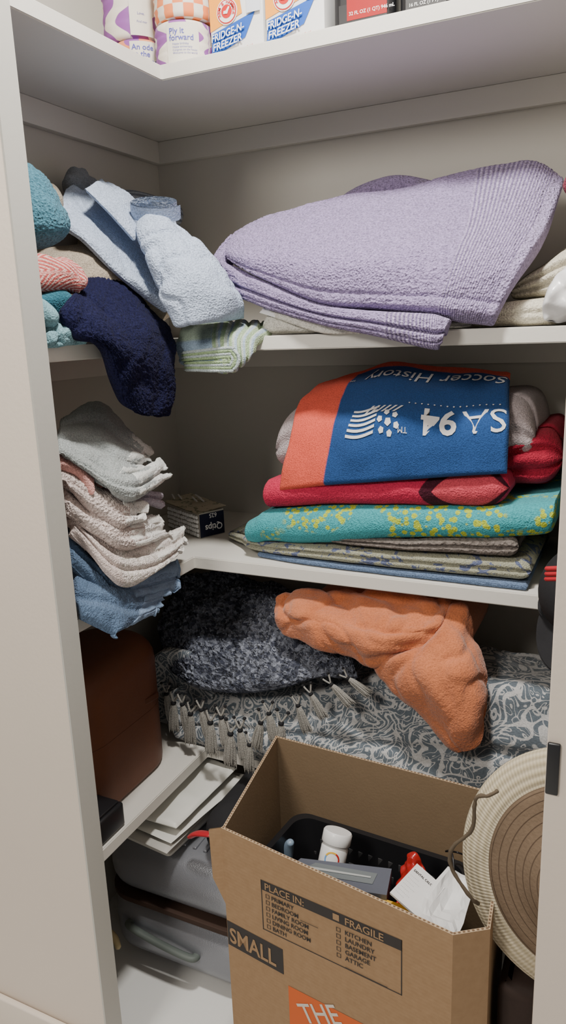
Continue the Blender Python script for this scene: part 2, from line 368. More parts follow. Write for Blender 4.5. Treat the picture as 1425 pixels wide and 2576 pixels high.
m_blbl=plain('black_label',(.02,.02,.022),.3,.5);m_pan=plain('wrap_panel_cream',(.72,.69,.60),.6);m_txt=plain('indigo_print',(.10,.10,.42),.6)
# ------------------------------------------------------------------ top shelf
def roll(c,r,h,mat,label,panel=None,ang0=-1.75):
    mb=MB();x,y,z=c
    prof=[(.018,h),(r*.55,h+.002),(r-.008,h),(r-.002,h-.004),(r,h-.012)]+[(r+.0012*math.sin(k*2.1),h-.012-(h-.024)*k/12) for k in range(1,12)]+[(r,.012),(r-.004,.002),(.02,0)]
    mb.lathe([(a,b) for a,b in prof],Matrix.Translation(V(c)),0,72)
    def cyl(a0,z0,off=.0016):
        return lambda tx,ty:(x+(r+off)*math.cos(a0+tx/r),y+(r+off)*math.sin(a0+tx/r),z+z0+ty)
    if panel:
        w=panel.get('w',.06);g=[]
        for i in range(13): g.append([cyl(ang0,0)(w*i/12,.006+h*.84*j/4) for j in range(5)])
        mb.grid(g,1)
        for s_,sz,z0,dx in panel['t']: mb.text(s_,sz,cyl(ang0+dx/r,z0,.0024),2,.012 if sz>.01 else 0)
    return build('wrapped_paper_roll',mb,[mat,m_pan,m_txt],label,'toilet paper roll',group='wrapped paper rolls on the top shelf')
small=[('Happy birthday',.0052),('Happy anniversary',.0052),('Congrats on the house',.0052),('Welcome to the world',.0052)]
pl={'w':.066,'t':[('Ply it',.015,.059,.006),('forward',.015,.047,.006)]+[(s_,z_,.039-.0055*i,.012) for i,(s_,z_) in enumerate(small)]}
roll((.187,-.32,2.029),.056,.080,m_w2,"orange and purple wavy paper-wrapped roll under another roll",{'w':.06,'t':[('An ode',.015,.057,.004),('to the',.015,.044,.004),('commode',.015,.031,.004)]},-1.3)
roll((.172,-.315,2.109),.062,.11,m_w1,"cream and purple wavy paper-wrapped roll stacked on another",{'w':.05,'t':[('Love,',.007,.045,.016),('Find mor',.006,.03,.014)]},-1.05)
roll((.312,-.335,2.029),.060,.087,m_w1,"purple wavy paper-wrapped roll with cream text panel",pl,-1.62)
roll((.316,-.335,2.116),.061,.11,m_ck,"orange and cream checked paper-wrapped roll stacked on another")
def soda(x0,x1,yf):
    mb=MB();w=x1-x0;h=.185
    mb.rbox(((x0+x1)/2,yf+.035,2.0295+h/2),(w-.004,.07,h),.0015,0)
    y=yf-.0004
    def f(tx,ty,k=0): return V((x0+.002+tx,y-.0006*k,2.0295+ty))
    W=w-.004
    def poly(pts,mat,k): mb.add([f(a*W,b,k) for a,b in pts],[list(range(len(pts)))],mat)
    poly([(0,.0),(1,.0),(1,.024),(0,.008)],3,1)
    poly([(0,.064),(.62,.086),(.5,.18),(0,.18)],1,1)
    poly([(.0,.016),(.66,.042),(.86,.084),(.04,.060)],2,2)
    n=28
    cx,cz=.34*W,.094
    for r,mat,k in ((.0235,4,3),(.0215,5,4),(.0195,4,5),(.012,5,6)):
        mb.add([f(cx+r*math.cos(2*math.pi*i/n),cz+r*math.sin(2*math.pi*i/n),k) for i in range(n)],[list(range(n))],mat)
    s_='ARM & HAMMER'
    for i,ch in enumerate(s_):
        a=math.radians(200-220*i/(len(s_)-1));
        mb.text(ch,.0085,lambda tx,ty,a=a:f(cx+.0135*math.cos(a)+(tx*math.sin(a)+ty*math.cos(a)),cz+.0135*math.sin(a)+(-tx*math.cos(a)+ty*math.sin(a)),7),5,.02,align='CENTER')
    mb.add([f(cx+a,cz+b,8) for a,b in ((-.007,-.004),(.002,-.005),(.004,-.001),(.008,.006),(.005,.008),(-.001,.001),(-.006,.001))],[[0,1,2,3,4,5,6]],4)
    for b_,mt_,k in ((.05,6,9),(.015,4,10)):
        mb.text('FRIDGE-N-',.020,lambda tx,ty:f(.03*W+tx,.043+ty*.95+tx*.16,k),mt_,b_,sx=.80,shear=.1)
        mb.text('FREEZER',.020,lambda tx,ty:f(.05*W+tx,.0265+ty*.95+tx*.16,k),mt_,b_,sx=.88,shear=.1)
    mb.text("America's #1 Trusted Baking Soda Brand",.0055,lambda tx,ty:f(.05*W+tx,.012+ty+tx*.12,10),5,.01)
    mb.text("Spill Proof\nPackage",.008,lambda tx,ty:f(.60*W+tx,.130+ty,10),2,0)
    poly([(.72,.082),(.97,.082),(.97,.122),(.72,.122)],7,8)
    sharp(build('baking_soda_carton',mb,[m_paper,m_orp,m_bluep,m_yel,m_wplas,m_redk,m_bluep,plain('pale_gray_print',(.62,.65,.72),.6)],"white, orange and blue baking soda carton with round red emblem",'box',group='baking soda cartons on the top shelf',smooth=False))
soda(.380,.503,-.345);soda(.505,.632,-.345)
def bottle(x0,x1,lab,red):
    mb=MB();xc=(x0+x1)/2;w=x1-x0
    mb.vbox((xc,-.30,2.0295+.11),(w,.075,.22),.018,.008,0)
    mb.lathe([(.001,.035),(.022,.035),(.024,.03),(.024,0)],Matrix.Translation((xc,-.30,2.249)),0,32)
    y=-.3385
    mb.quad([(x0+.014,y,2.049),(x1-.012,y,2.049),(x1-.012,y,2.09 if red else 2.20),(x0+.014,y,2.09 if red else 2.20)],1)
    if red: mb.quad([(x0+.03,y-.0005,2.062),(x1-.012,y-.0005,2.062),(x1-.012,y-.0005,2.12),(x0+.03,y-.0005,2.12)],2)
    mb.text(lab,.0085 if red else .008,lambda tx,ty:V((x0+(.034 if red else .02)+tx,y-.001,(2.07 if red else 2.062)+ty)),3,.01)
    sharp(build('black_bottle',mb,[m_black,m_blbl,plain('deep_red_label',(.32,.010,.010),.4),m_wplas],"black plastic bottle with %s label next to cartons"%('red' if red else 'black'),'bottle',group='black bottles on the top shelf'))
bottle(.643,.763,'32 FL OZ (1 QT) 946 mL',True);bottle(.772,.872,'16 FL OZ (1 PT) 473 mL',False)
# ------------------------------------------------------------------ second shelf
mb=MB()
mb.cloth([[(414,-388,1655),(402,-375,1672),(394,-345,1694),(394,-315,1716)],
[(455,-412,1632),(448,-405,1662),(434,-350,1706),(426,-285,1738)],
[(510,-428,1606),(506,-420,1652),(482,-345,1708),(470,-258,1755)],
[(646,-450,1552),(640,-432,1632),(618,-335,1716),(611,-220,1784)],
[(769,-460,1537),(771,-442,1621),(768,-335,1708),(763,-200,1790)],
[(872,-470,1528),(889,-440,1610),(891,-330,1695),(872,-180,1815)],
[(932,-470,1518),(963,-430,1606),(985,-330,1693),(1000,-180,1820)],
[(984,-460,1510),(1018,-420,1590),(1052,-320,1676),(1066,-180,1772)]],60,150,90,wr=.006,ws=8,rnd=.0012,seed=2,edge=.45,gpos=((.10,.015,.004),))
mb.cloth([[(394,-318,1718),(401,-325,1709),(411,-330,1698)],[(366,-355,1662),(380,-376,1660),(408,-384,1658)],[(392,-392,1598),(412,-404,1614),(442,-408,1636)],[(500,-428,1550),(506,-434,1576),(518,-430,1604)],[(645,-450,1508),(644,-454,1532),(642,-448,1556)],[(772,-470,1480),(771,-476,1510),(769,-464,1538)],[(876,-480,1456),(875,-486,1490),(872,-474,1528)],[(896,-478,1466),(902,-482,1490),(911,-468,1517)]],44,140,50,wr=.003,rnd=.001,gpos=((.50,.045,.014),(.25,.02,.005)),seed=5,edge=.6)
mb.cloth([[(560,-170,1700),(574,-170,1785)],[(610,-160,1700),(626,-160,1812)],[(690,-150,1700),(696,-150,1827)],[(757,-150,1700),(757,-150,1813)],[(820,-160,1700),(810,-160,1786)]],80,60,40,wr=.004,rnd=.001,seed=8)
mb.slab([(500,1530,1670,-300,-60),(700,1530,1710,-300,-60),(920,1540,1710,-270,-60)],seed=4)
build('bath_towel',mb,[m_lav],"large folded lavender bath towel with ribbed band",'towel')
mb=MB();mb.slab([(500,1495,1524,-405,-100),(530,1495,1548,-412,-100),(620,1495,1528,-418,-100),(740,1495,1516,-420,-100),(930,1495,1508,-400,-100)],grooves=2,wr=.004)
mb.cloth([[(505,-405,1552),(500,-415,1543)],[(530,-415,1556),(540,-425,1530)]],6,12,12,mat=1)
mb.cloth([[(520,-418,1548),(535,-422,1530)],[(640,-432,1518),(640,-432,1496)],[(735,-432,1514),(722,-432,1492)]],10,40,14,wr=.003)
build('white_towel',mb,[m_white,m_wplas],"white towel with care tag flattened beneath lavender towel",'towel')
mb=MB();mb.slab([(890,1495,1510,-380,-80),(1000,1495,1540,-390,-80),(1300,1495,1550,-385,-80)],grooves=2,wr=.004,mat=0)
mb.slab([(985,1546,1570,-320,-80),(1030,1546,1600,-335,-80),(1110,1546,1640,-335,-80),(1300,1546,1650,-330,-80)],grooves=3,gd=.014,wr=.010,mat=0,seed=3)
build('cream_towel',mb,[m_cream],"cream towels folded loosely beside lavender towel",'towel')
mb=MB();mb.slab([(1084,1640,1690,-330,-100),(1120,1645,1720,-345,-100),(1200,1650,1760,-350,-100),(1300,1650,1760,-340,-100)],grooves=3,gd=.02,wr=.02,ws=22)
build('white_washcloth',mb,[m_white],"fluffy white cloth heaped on cream towel",'towel')
mb=MB();mb.slab([(1055,1500,1540,-430,-385),(1090,1500,1590,-440,-385),(1200,1500,1600,-440,-385),(1280,1500,1560,-430,-385)],wr=.02,ws=30,rnd=0)
build('plastic_bag',mb,[m_bag],"crumpled translucent white plastic bag in front of towels",'bag')
mb=MB();mb.tube([(1070,-290,1728),(1110,-290,1755),(1180,-280,1765)],[18,30,35],wr=.008,ws=30);build('dark_red_cloth',mb,[m_dred],"dark red cloth lying on white cloth",'cloth')
# left group
mb=MB();mb.slab([(60,1495,1770,-170,-20),(330,1495,1770,-175,-20),(400,1495,1690,-275,-20),(480,1495,1690,-285,-20),(660,1495,1690,-275,-20)],to=lambda q:(-q[1],-q[0],q[2]),grooves=5,gd=.01)
build('taupe_towel_pile',mb,[m_tan],"folded taupe towel under pale blue towel",'towel')
mb=MB()
mb.cloth([[(100,-499,1812),(80,-427,1841),(50,-334,1862)],[(180,-616,1737),(160,-521,1765),(100,-331,1819)],[(240,-620,1695),(200,-492,1733),(120,-313,1824)],[(290,-591,1632),(250,-478,1684),(180,-358,1762)],[(320,-528,1580),(290,-472,1626),(240,-414,1690)],[(340,-497,1556),(320,-463,1585),(280,-413,1630)]],20,100,60,wr=.007,ws=9,rnd=.0006,cz=.003,cs=7,cw=.05)
mb.cloth([[(215,-570,1792),(180,-500,1815),(130,-415,1842)],[(262,-560,1742),(230,-480,1778),(185,-395,1808)],[(300,-540,1690),(275,-480,1728),(235,-415,1768)]],12,50,36,wr=.006,ws=13,cz=.003)
mb.cloth([[(262,-470,1758),(300,-500,1755),(335,-470,1750),(330,-420,1770)],[(288,-525,1700),(325,-528,1705),(358,-490,1712),(362,-440,1728)],[(308,-550,1645),(350,-555,1655),(392,-510,1668),(405,-455,1692)],[(330,-560,1595),(378,-560,1605),(428,-520,1620),(452,-455,1650)],[(352,-548,1550),(400,-548,1556),(448,-508,1568),(480,-440,1600)],[(372,-530,1516),(412,-525,1516),(455,-490,1520),(495,-430,1535)]],80,120,90,wr=.016,ws=9,rnd=.0006,seed=4,cz=.008,cs=7,cw=.09,edge=.6,face=(.6,-.7,.2))
ax=V((.35,-.50,.80)).normalized();e1=ax.cross(V((0,0,1))).normalized();e2=ax.cross(e1)
sp=[]
for i in range(140):
    a=i/139*2*math.pi*2.4;r=.010+.036*i/139
    sp.append([V((.300,-.462,1.742))+e1*r*math.cos(a)*1.25+e2*r*math.sin(a)*.75+ax*(.0+.030*t+.004*math.sin(a)) for t in np.linspace(0,1,6)])
mb.grid(sp,0);mb.grid([[p+e2*.004+e1*.003 for p in row] for row in sp],0,flip=True)
build('bath_towel',mb,[m_lb],"pale blue bath towel draped and rolled in the corner",'towel')
mb=MB();mb.tube([(95,-470,1815),(70,-420,1835),(40,-350,1835)],[20,28,28],wr=.008,ws=40);build('rolled_cloth',mb,[m_dgray],"dark gray rolled cloth behind pale blue towel",'towel')
mb=MB();mb.tube([(45,-300,1802),(60,-230,1816),(90,-130,1805),(110,-80,1790)],[24,32,34,30],wr=.003,k=36);build('ribbed_towel',mb,[m_rib],"gray ribbed towel behind pale blue towel",'towel')
mb=MB();mb.tube([(110,-640,1720),(130,-600,1765),(90,-540,1785)],[24,30,28],wr=.008,ws=30);build('tan_cloth',mb,[m_tan],"tan cloth tucked under pale blue towel",'towel')
mb=MB();mb.tube([(180,-735,1805),(205,-742,1755),(235,-745,1700),(245,-745,1662)],[34,54,60,48],wr=.008,ws=9,rnd=.0012,k=56,n=70,cz=.003,cs=7);build('rolled_towel',mb,[m_teal],"fluffy teal rolled towel on top of coral cloth",'towel')
mb=MB();mb.tube([(245,-820,1600),(265,-780,1612),(285,-740,1608),(285,-712,1588)],[26,32,30,22],wr=.010,ws=26,k=40,cz=.005);build('patterned_cloth',mb,[m_coral],"coral herringbone-patterned cloth under teal towel",'towel')
mb=MB();mb.tube([(250,-820,1560),(280,-770,1562),(285,-715,1553)],[20,24,20],wr=.008,ws=30,cz=.004);build('dark_teal_cloth',mb,[m_dteal],"dark teal cloth squeezed under coral cloth",'towel')
mb=MB();mb.cloth([[(285,-830,1545),(315,-835,1520),(320,-845,1492)],[(290,-790,1540),(322,-795,1522),(328,-810,1492)],[(295,-760,1530),(320,-765,1515),(326,-780,1494)],[(300,-740,1520),(318,-740,1508),(322,-735,1496)]],22,50,36,wr=.010,ws=30,cz=.008,cs=20)
mb.tube([(270,-835,1545),(300,-830,1550),(318,-815,1525)],[18,20,16],wr=.004,ws=40)
build('light_teal_cloth',mb,[m_lteal],"light teal cloths crumpled at the shelf edge",'towel')
mb=MB()
mb.cloth([[(200,-580,1646),(200,-548,1655),(200,-504,1654)],[(270,-682,1597),(270,-629,1609),(270,-529,1613)],[(330,-793,1567),(330,-711,1558),(300,-481,1562)],[(350,-795,1514),(360,-710,1515),(330,-466,1508)],[(360,-743,1482),(370,-683,1472),(345,-495,1436)],[(352,-699,1423),(355,-638,1418),(345,-499,1383)],[(345,-663,1368),(350,-601,1353),(345,-508,1359)],[(340,-627,1348),(342,-575,1338),(335,-508,1331)]],36,130,80,wr=.012,ws=7,rnd=.0020,seed=6,cz=.004,cs=5,cw=.09)
build('hand_towel',mb,[m_navy],"fluffy navy towel hanging over the shelf edge",'towel')
mb=MB()
mb.cloth([[(273,-360,1526),(305,-300,1533),(388,-300,1534),(468,-300,1527)],[(290,-400,1510),(363,-405,1516),(442,-410,1518),(516,-390,1512)],[(305,-446,1482),(391,-458,1484),(455,-462,1490),(508,-445,1490)],[(321,-460,1451),(401,-470,1442),(466,-475,1440),(508,-460,1460)],[(312,-450,1440),(392,-458,1425),(454,-455,1418),(493,-445,1447)]],28,90,70,wr=.003,ws=20,rnd=.0005,face=(.2,-.7,.6),gpos=((.62,.02,.007),(.78,.02,.007),(.9,.015,.007)))
for j,rr_ in enumerate((5,11,17,23)):
    pts=[(335,-466,1446+rr_*.8)]+[(452+rr_*1.25*math.cos(a),-474,1450+rr_*math.sin(a)) for a in np.linspace(1.45,-1.5,7)]+[(340,-466,1447-rr_*.75)]
    mb.tube(pts,3.4,mat=(1,2)[j%2],n=50,k=10,rnd=.0003)
build('striped_towel',mb,[m_green,m_gl,terry('pale_stripe_terry',(.44,.51,.52))],"green, white and blue striped towel folded at shelf corner",'towel')
# ------------------------------------------------------------------ third shelf, left stack
GW='washcloths stacked on the third shelf'
def wc(nets,mat,label,name='washcloth',T=24,gr=2,bodyz=None,seed=0,hem=3,hl=.016):
    mb=MB()
    for i,nn in enumerate(nets):
        S=mb.cloth(nn,T,90,44,wr=.004,ws=16,rnd=.0010,grooves=gr,gd=.008,seed=seed+i*3,face=(.8,-.5,.2),edge=.5)
        for k in range(hem):
            v0=(k+.5)/hem;rows=[]
            for uu in (.72,.84,.96): rows.append([tuple(1000*x for x in S(uu,v0+dv*.42/hem,.002)) for dv in (-1,0,1)])
            dr=[(V(rows[2][j])-V(rows[1][j])).normalized() for j in range(3)]
            rows.append([tuple(V(rows[2][j])+dr[j]*(hl*1000*(1.0+.5*random.random()))+V((random.uniform(-2,5),random.uniform(-4,4),4*math.sin(seed+k*2+j*2.4)))) for j in range(3)])
            rows.append([tuple(V(rows[3][j])+dr[j]*(hl*700*(.7+.6*random.random()))+V((random.uniform(-1,3),0,5*math.sin(seed*1.7+k+j*2.1)))) for j in range(3)])
            mb.cloth(rows,6.5,44,24,mat=1,wr=.002,ws=60,rnd=.0005,face=(.8,-.5,.2),seed=k)
    if bodyz: mb.slab([(560,bodyz[0],bodyz[1],-250,-20),(680,bodyz[0],bodyz[1],-250,-20),(790,bodyz[0],bodyz[1],-250,-20)],to=lambda q:(-q[1],-q[0],q[2]),seed=seed,nu=40)
    return build(name,mb,mat,label,'towel',group=GW)
wc([[[(180,-679,1352),(240,-752,1339),(280,-795,1318)],[(180,-616,1375),(250,-705,1333),(300,-764,1290)],[(180,-546,1380),(270,-666,1321),(322,-736,1264)],[(215,-535,1345),(300,-655,1296),(342,-734,1252)],[(270,-548,1300),(312,-610,1270),(350,-718,1246)],[(268,-507,1275),(302,-565,1256),(330,-620,1232)]]],[m_gray,m_hemg],"sage gray hand towel with white hem atop stack",gr=3,bodyz=(1262,1300),T=24,seed=1)
wc([[[(275,-795,1326),(300,-814,1312),(300,-812,1298)],[(295,-759,1300),(322,-778,1280),(327,-771,1254)],[(325,-723,1264),(357,-742,1242),(358,-745,1216)],[(338,-663,1252),(367,-679,1225),(367,-689,1194)],[(318,-552,1254),(337,-561,1229),(337,-553,1206)]]],[m_gray,m_hemg],"sage gray hand towel with white hem, ribbed",bodyz=(1230,1262),seed=2,hem=2)
wc([[[(280,-805,1306),(298,-812,1288)],[(298,-770,1294),(317,-785,1264)],[(313,-750,1256),(337,-775,1230)]]],[m_pink],"pink washcloth squeezed between gray and white ones",gr=0,bodyz=(1205,1230),T=18,seed=3,hem=0)
wc([[[(290,-645,1208),(312,-645,1178)],[(315,-590,1196),(328,-590,1166)],[(315,-535,1180),(322,-540,1143)]]],[m_lilac],"lilac gray washcloth end poking from stack",gr=2,bodyz=(1180,1205),seed=4,T=20,hem=0)
wc([[[(270,-796,1294),(300,-817,1266),(304,-816,1244)],[(295,-754,1260),(327,-781,1229),(336,-790,1203)],[(320,-704,1218),(358,-733,1186),(366,-749,1157)],[(325,-640,1194),(359,-679,1170),(366,-719,1152)]]],[m_wht,m_hemw],"white fluffy washcloth with smooth hem",bodyz=(1150,1180),seed=5,hem=2)
wc([[[(270,-792,1250),(300,-812,1227),(314,-823,1204)],[(300,-762,1212),(335,-783,1185),(347,-792,1162)],[(330,-712,1168),(367,-740,1140),(368,-737,1110)],[(316,-567,1143),(337,-570,1109),(338,-542,1084)]]],[m_wht,m_hemw],"white washcloth with wavy hem in the stack",bodyz=(1120,1150),seed=6,hem=3,hl=.010)
wc([[[(270,-788,1212),(300,-807,1188),(314,-815,1165)],[(300,-757,1172),(346,-792,1135),(354,-794,1082)],[(322,-706,1124),(366,-747,1093),(376,-754,1044)],[(322,-588,1100),(366,-633,1067),(376,-670,1042)],[(316,-473,1092),(346,-514,1066),(354,-561,1046)]]],[m_wht2,m_hemw],"white washcloth with taupe leaf print and frayed hem",gr=3,bodyz=(1090,1120),seed=7,hem=3,hl=.010)
wc([[[(268,-791,1172),(298,-815,1138),(314,-824,1108)],[(298,-777,1118),(324,-781,1084),(336,-786,1044)],[(318,-716,1054),(344,-730,1029),(346,-732,1002)],[(312,-491,1016),(334,-517,984),(334,-543,954)]]],[m_blue,m_hemb],"dusty blue washcloth drooping from the stack",bodyz=(1045,1090),seed=8,hem=2,hl=.008)
wc([[[(296,-807,1092),(324,-841,1050),(334,-847,1008)],[(328,-763,1060),(356,-792,1026),(366,-811,972)],[(340,-676,1008),(367,-725,988),(376,-790,966)],[(332,-565,984),(348,-618,962),(348,-649,944)]]],[m_blue,m_hemb],"dusty blue washcloth hanging at the stack bottom",gr=2,bodyz=(999,1045),seed=9,hem=3,hl=.008)
# swab box
mb=MB();A=V((.240,-.285,.9985));ux=V((-.89,.45,0)).normalized();uy=V((.41,.91,0)).normalized();h=.066
def bx(a,b,c): return A+ux*a+uy*b+V((0,0,c))
L_,W_=.165,.075
P=[bx(0,0,0),bx(L_,0,0),bx(L_,W_,0),bx(0,W_,0),bx(0,0,h),bx(L_,0,h),bx(L_,W_,h),bx(0,W_,h)]
mb.add(P,[[0,1,5,4],[1,2,6,5],[2,3,7,6],[3,0,4,7],[0,3,2,1],[4,5,6,7]],0)
mb.add([bx(-.001,0.0,.002),bx(-.001,W_,.002),bx(-.001,W_,h-.004),bx(-.001,0.0,h-.004)],[[0,1,2,3]],1)
mb.text('Qtips',.024,lambda tx,ty:bx(-.002,W_*.92-tx,.032-ty),2,.015)
mb.text('625',.016,lambda tx,ty:bx(-.002,W_*.7-tx,.060-ty),2,.01)
for i in range(14):
    for j in range(5):
        c=bx(.010+i*.0112+random.uniform(-.002,.002),-.0012,.008+j*.0115+random.uniform(-.001,.001));mb.lathe([(.0,.002),(.004,.0015),(.0052,0)],Matrix.Translation(c)@Matrix.Rotation(math.radians(90),4,'X'),2,8)
lid=[bx(-.01,-.012,h+.003),bx(L_-.02,-.02,h+.012),bx(L_,W_,h+.016),bx(.0,W_+.01,h+.006)]
mb.quad(lid,3);mb.quad([p+V((0,0,-.0015)) for p in lid][::-1],3)
for i in range(5):
    a=random.random()*.1+.02;mb.tube([tuple(1000*x for x in bx(a,.0+i*.013,h+.018)),tuple(1000*x for x in bx(a+.05,.02+i*.01,h+.022))],2.4,mat=2,n=6,k=6)
m_lid=NT('lid_card_print',.5,.3);m_lid.col(m_lid.mix(m_lid.step(m_lid.noise(60,2,1),.58,.03),(.52,.47,.36),(.20,.22,.14)))
sharp(build('cotton_swab_box',mb,[plain('clear_box_plastic',(.42,.40,.36),.2,.5),plain('dark_navy_card',(.01,.012,.035),.4),m_wplas,m_lid.m],"clear cotton swab box with navy label and torn lid",'box',smooth=False))
# ------------------------------------------------------------------ third shelf, right stack
GS='beach towels stacked on the third shelf'
mb=MB();mb.slab([(450,1000,1011,-380,-30),(600,1000,1011,-402,-30),(900,999,1013,-408,-30),(1050,999,1013,-408,-30)],wr=.001);build('beach_towel',mb,[m_slate],"slate blue towel at the bottom of the stack",'towel',group=GS)
mb=MB();mb.slab([(318,1005,1022,-280,-30),(380,1008,1032,-330,-30),(450,1012,1040,-385,-30),(620,1012,1048,-405,-30),(875,1013,1055,-410,-30),(1055,1014,1060,-408,-30)],wr=.002,grooves=2,gd=.008);build('beach_towel',mb,[m_olive],"olive towel with indigo floral print in stack",'towel',group=GS)
mb=MB();mb.slab([(640,1056,1072,-405,-40),(792,1056,1080,-412,-40),(900,1058,1092,-412,-40),(1030,1060,1106,-412,-40)],wr=.003,grooves=2,gd=.008);build('beach_towel',mb,[m_brown],"taupe textured towel in the stack",'towel',group=GS)
mb=MB();mb.slab([(425,1036,1080,-395,-40),(455,1036,1098,-405,-40),(490,1042,1115,-410,-40),(618,1050,1134,-415,-40),(795,1080,1150,-418,-40),(950,1094,1158,-418,-40),(1072,1108,1172,-410,-40),(1092,1130,1176,-400,-40)],wr=.006,ws=11,rnd=.001);build('beach_towel',mb,[m_lime],"aqua towel with lime flower clusters in stack",'towel',group=GS)
mb=MB();mb.slab([(478,1118,1180,-400,-50),(520,1124,1190,-408,-50),(618,1136,1198,-412,-50),(792,1151,1208,-415,-50),(873,1153,1216,-415,-50),(1008,1160,1234,-412,-50)],wr=.005,ws=11,rnd=.001)
mb.slab([(930,1180,1270,-320,-50),(1000,1182,1285,-345,-50),(1060,1185,1300,-330,-50),(1092,1200,1280,-310,-50)],mat=1,wr=.012,ws=14,grooves=3,gd=.02)
build('beach_towel',mb,[m_pinkred,m_crim],"crimson beach towel with black curved outlines in stack",'towel',group=GS)
mb=MB();mb.slab([(484,1190,1290,-350,-60),(530,1195,1340,-352,-60),(640,1205,1358,-340,-60),(760,1210,1366,-340,-60),(900,1225,1358,-340,-60),(1000,1236,1362,-345,-60),(1042,1240,1325,-345,-60)],wr=.006,ws=10,rnd=.001,mat=1,rk=1.1,grooves=2,gd=.010)
S=mb.cloth([[(536,-205,1384),(534,-310,1344),(543,-384,1284),(524,-412,1166)],[(640,-190,1416),(642,-314,1368),(650,-396,1300),(637,-424,1188)],[(723,-180,1432),(742,-316,1384),(757,-402,1318),(759,-428,1203)],[(861,-195,1418),(875,-314,1374),(888,-400,1312),(896,-426,1220)],[(974,-210,1410),(988,-314,1376),(1002,-392,1320),(1005,-420,1231)]],20,120,90,wr=.009,ws=8,rnd=.0003)
midx=mb.G[:,int(mb.G.shape[1]*.6),0]
def px(x): return float(np.interp(x,midx,mb.tu))
def onT(x0,v0,Lv=.27,off=.0022,sl=0): return lambda tx,ty:S(px(x0-tx),v0+ty/Lv+sl*tx,off)
mb.text('SA',.072,onT(1.0,.55),2,.0,sx=1.05)
mb.text('94',.072,onT(1.0-.093,.55),2,.022,sx=.98)
mb.text('TM',.014,onT(.812,.70),2,.0)
mb.text('Soccer History',.046,onT(1.0,.16,.30),2,.002,sx=1.08,shear=.2)
mb.text('TM',.010,onT(.668,.2,.3),2)
for i in range(15):
    x=.985-i*.0125
    mb.add([S(px(x+.0018*math.cos(a)),.50+.0065*math.sin(a),.0022) for a in np.linspace(0,6.283,8,endpoint=False)],[list(range(8))],2)
for k in range(6):
    z0=.545+k*.035;pts=[];pb=[]
    for i in range(13):
        t=i/12;x=.684+.058*t+.008*(5-k)/5;v=z0+.018*math.sin(t*3.3)
        pts.append(S(px(x),v,.0022));pb.append(S(px(x),v+.018,.0022))
    mb.grid([[a,b] for a,b in zip(pts,pb)],2)
for k in range(6):
    x0=.735+k*.012;mb.add([S(px(x0),.54,.0022),S(px(x0+.005),.54,.0022),S(px(x0-.012),.60,.0022),S(px(x0-.017),.60,.0022)],[[0,1,2,3]],2)
bc=(.772,.672)
def blob(x,v,r,n=5,rot=0): mb.add([S(px(x+r*math.cos(a+rot)),v+r*math.sin(a+rot)/.27,.0022) for a in np.linspace(0,6.283,n,endpoint=False)],[list(range(n))],2)
blob(bc[0],bc[1],.0075,5,.3)
for k in range(6): blob(bc[0]+.0185*math.cos(k*1.047+.3),bc[1]+.0185*math.sin(k*1.047+.3)/.27,.0062,5,k)
build('beach_towel',mb,[m_soc,m_pg,plain('white_towel_print',(.62,.60,.60),.9)],"red and blue soccer souvenir towel with white lettering topping stack",'towel',group=GS)
mb=MB();mb.slab([(1096,1000,1250,-320,-40),(1150,1000,1280,-340,-40),(1300,1000,1280,-340,-40)],wr=.008,grooves=5,gd=.02);build('folded_towel',mb,[m_dgreen],"dark teal green towels piled beside the stack",'towel')
def cap(c,r,label,mat,rot):
    e=thing('baseball_cap',c,label,'hat','black caps on the third shelf end')
    M=Matrix.Translation(V(c))@Euler(rot).to_matrix().to_4x4()
    mb=MB();mb.lathe([(r*math.sin(a),r*.85*math.cos(a)) for a in np.linspace(.02,1.57,14)]+[(r*.97,-.004),(r*.9,.005)],M,0,40);build('crown',mb,[mat],parent=e)
    mb=MB();g=[]
    for i in range(21):
        a=-1.05+2.1*i/20;ln_=.068*max(0,math.cos(a*1.45))**.5
        g.append([M@V(((r+t)*math.cos(a),(r+t*.3)*math.sin(a),.004-t*.15-.028*(math.sin(a)**2))) for t in np.linspace(-.004,ln_,6)])
    mb.grid(g,0);mb.grid([[p-V((0,0,.004)) for p in r_] for r_ in g],0,flip=True);build('visor',mb,[mat],parent=e)
cap((1.165,-.490,1.042),.088,"black cap resting on the shelf edge with visor drooping",m_blackfab,(.0,.85,4.35))
cap((1.185,-.400,1.060),.090,"black cap tucked behind another cap on the shelf",m_blackfab,(.0,.40,4.1))
mb=MB()
for i in range(3): mb.tube([(1096,-580,1104-i*9),(1140,-600,1116-i*9),(1190,-600,1120-i*9)],4,n=16,k=8)
build('red_strap',mb,[m_redp],"red strap lying over black caps",'strap')
# ------------------------------------------------------------------ fourth shelf
e=thing('train_case',(.12,-.63,.5),"rounded brown leather train case on the low shelf",'case')
mb=MB();mb.vbox((.126,-.634,.580),(.240,.360,.159),.105,.014,top=False);sharp(build('body',mb,[m_leather],parent=e),50)
mb=MB();mb.vbox((.126,-.634,.742),(.240,.360,.160),.105,.055,bot=False);sharp(build('lid',mb,[m_leather],parent=e),50)
mb=MB();mb.vbox((.126,-.634,.6608),(.241,.361,.0025),.1055,.001);build('seam_piping',mb,[m_leather2],parent=e)
mb=MB();mb.cloth([[(240,-600,700),(241,-600,684)],[(248,-560,696),(248,-560,680)],[(246,-520,690),(246,-520,674)]],4,30,8,wr=0,rnd=0,face=(1,0,0));build('strap',mb,[m_leather2],parent=e)
mb=MB();mb.rbox((.262,-.785,.528),(.075,.085,.055),.006);mb.rbox((.262,-.785,.558),(.06,.07,.006),.002);sharp(build('black_case',mb,[m_black],"small black plastic case at the shelf end",'case'))
mb=MB()
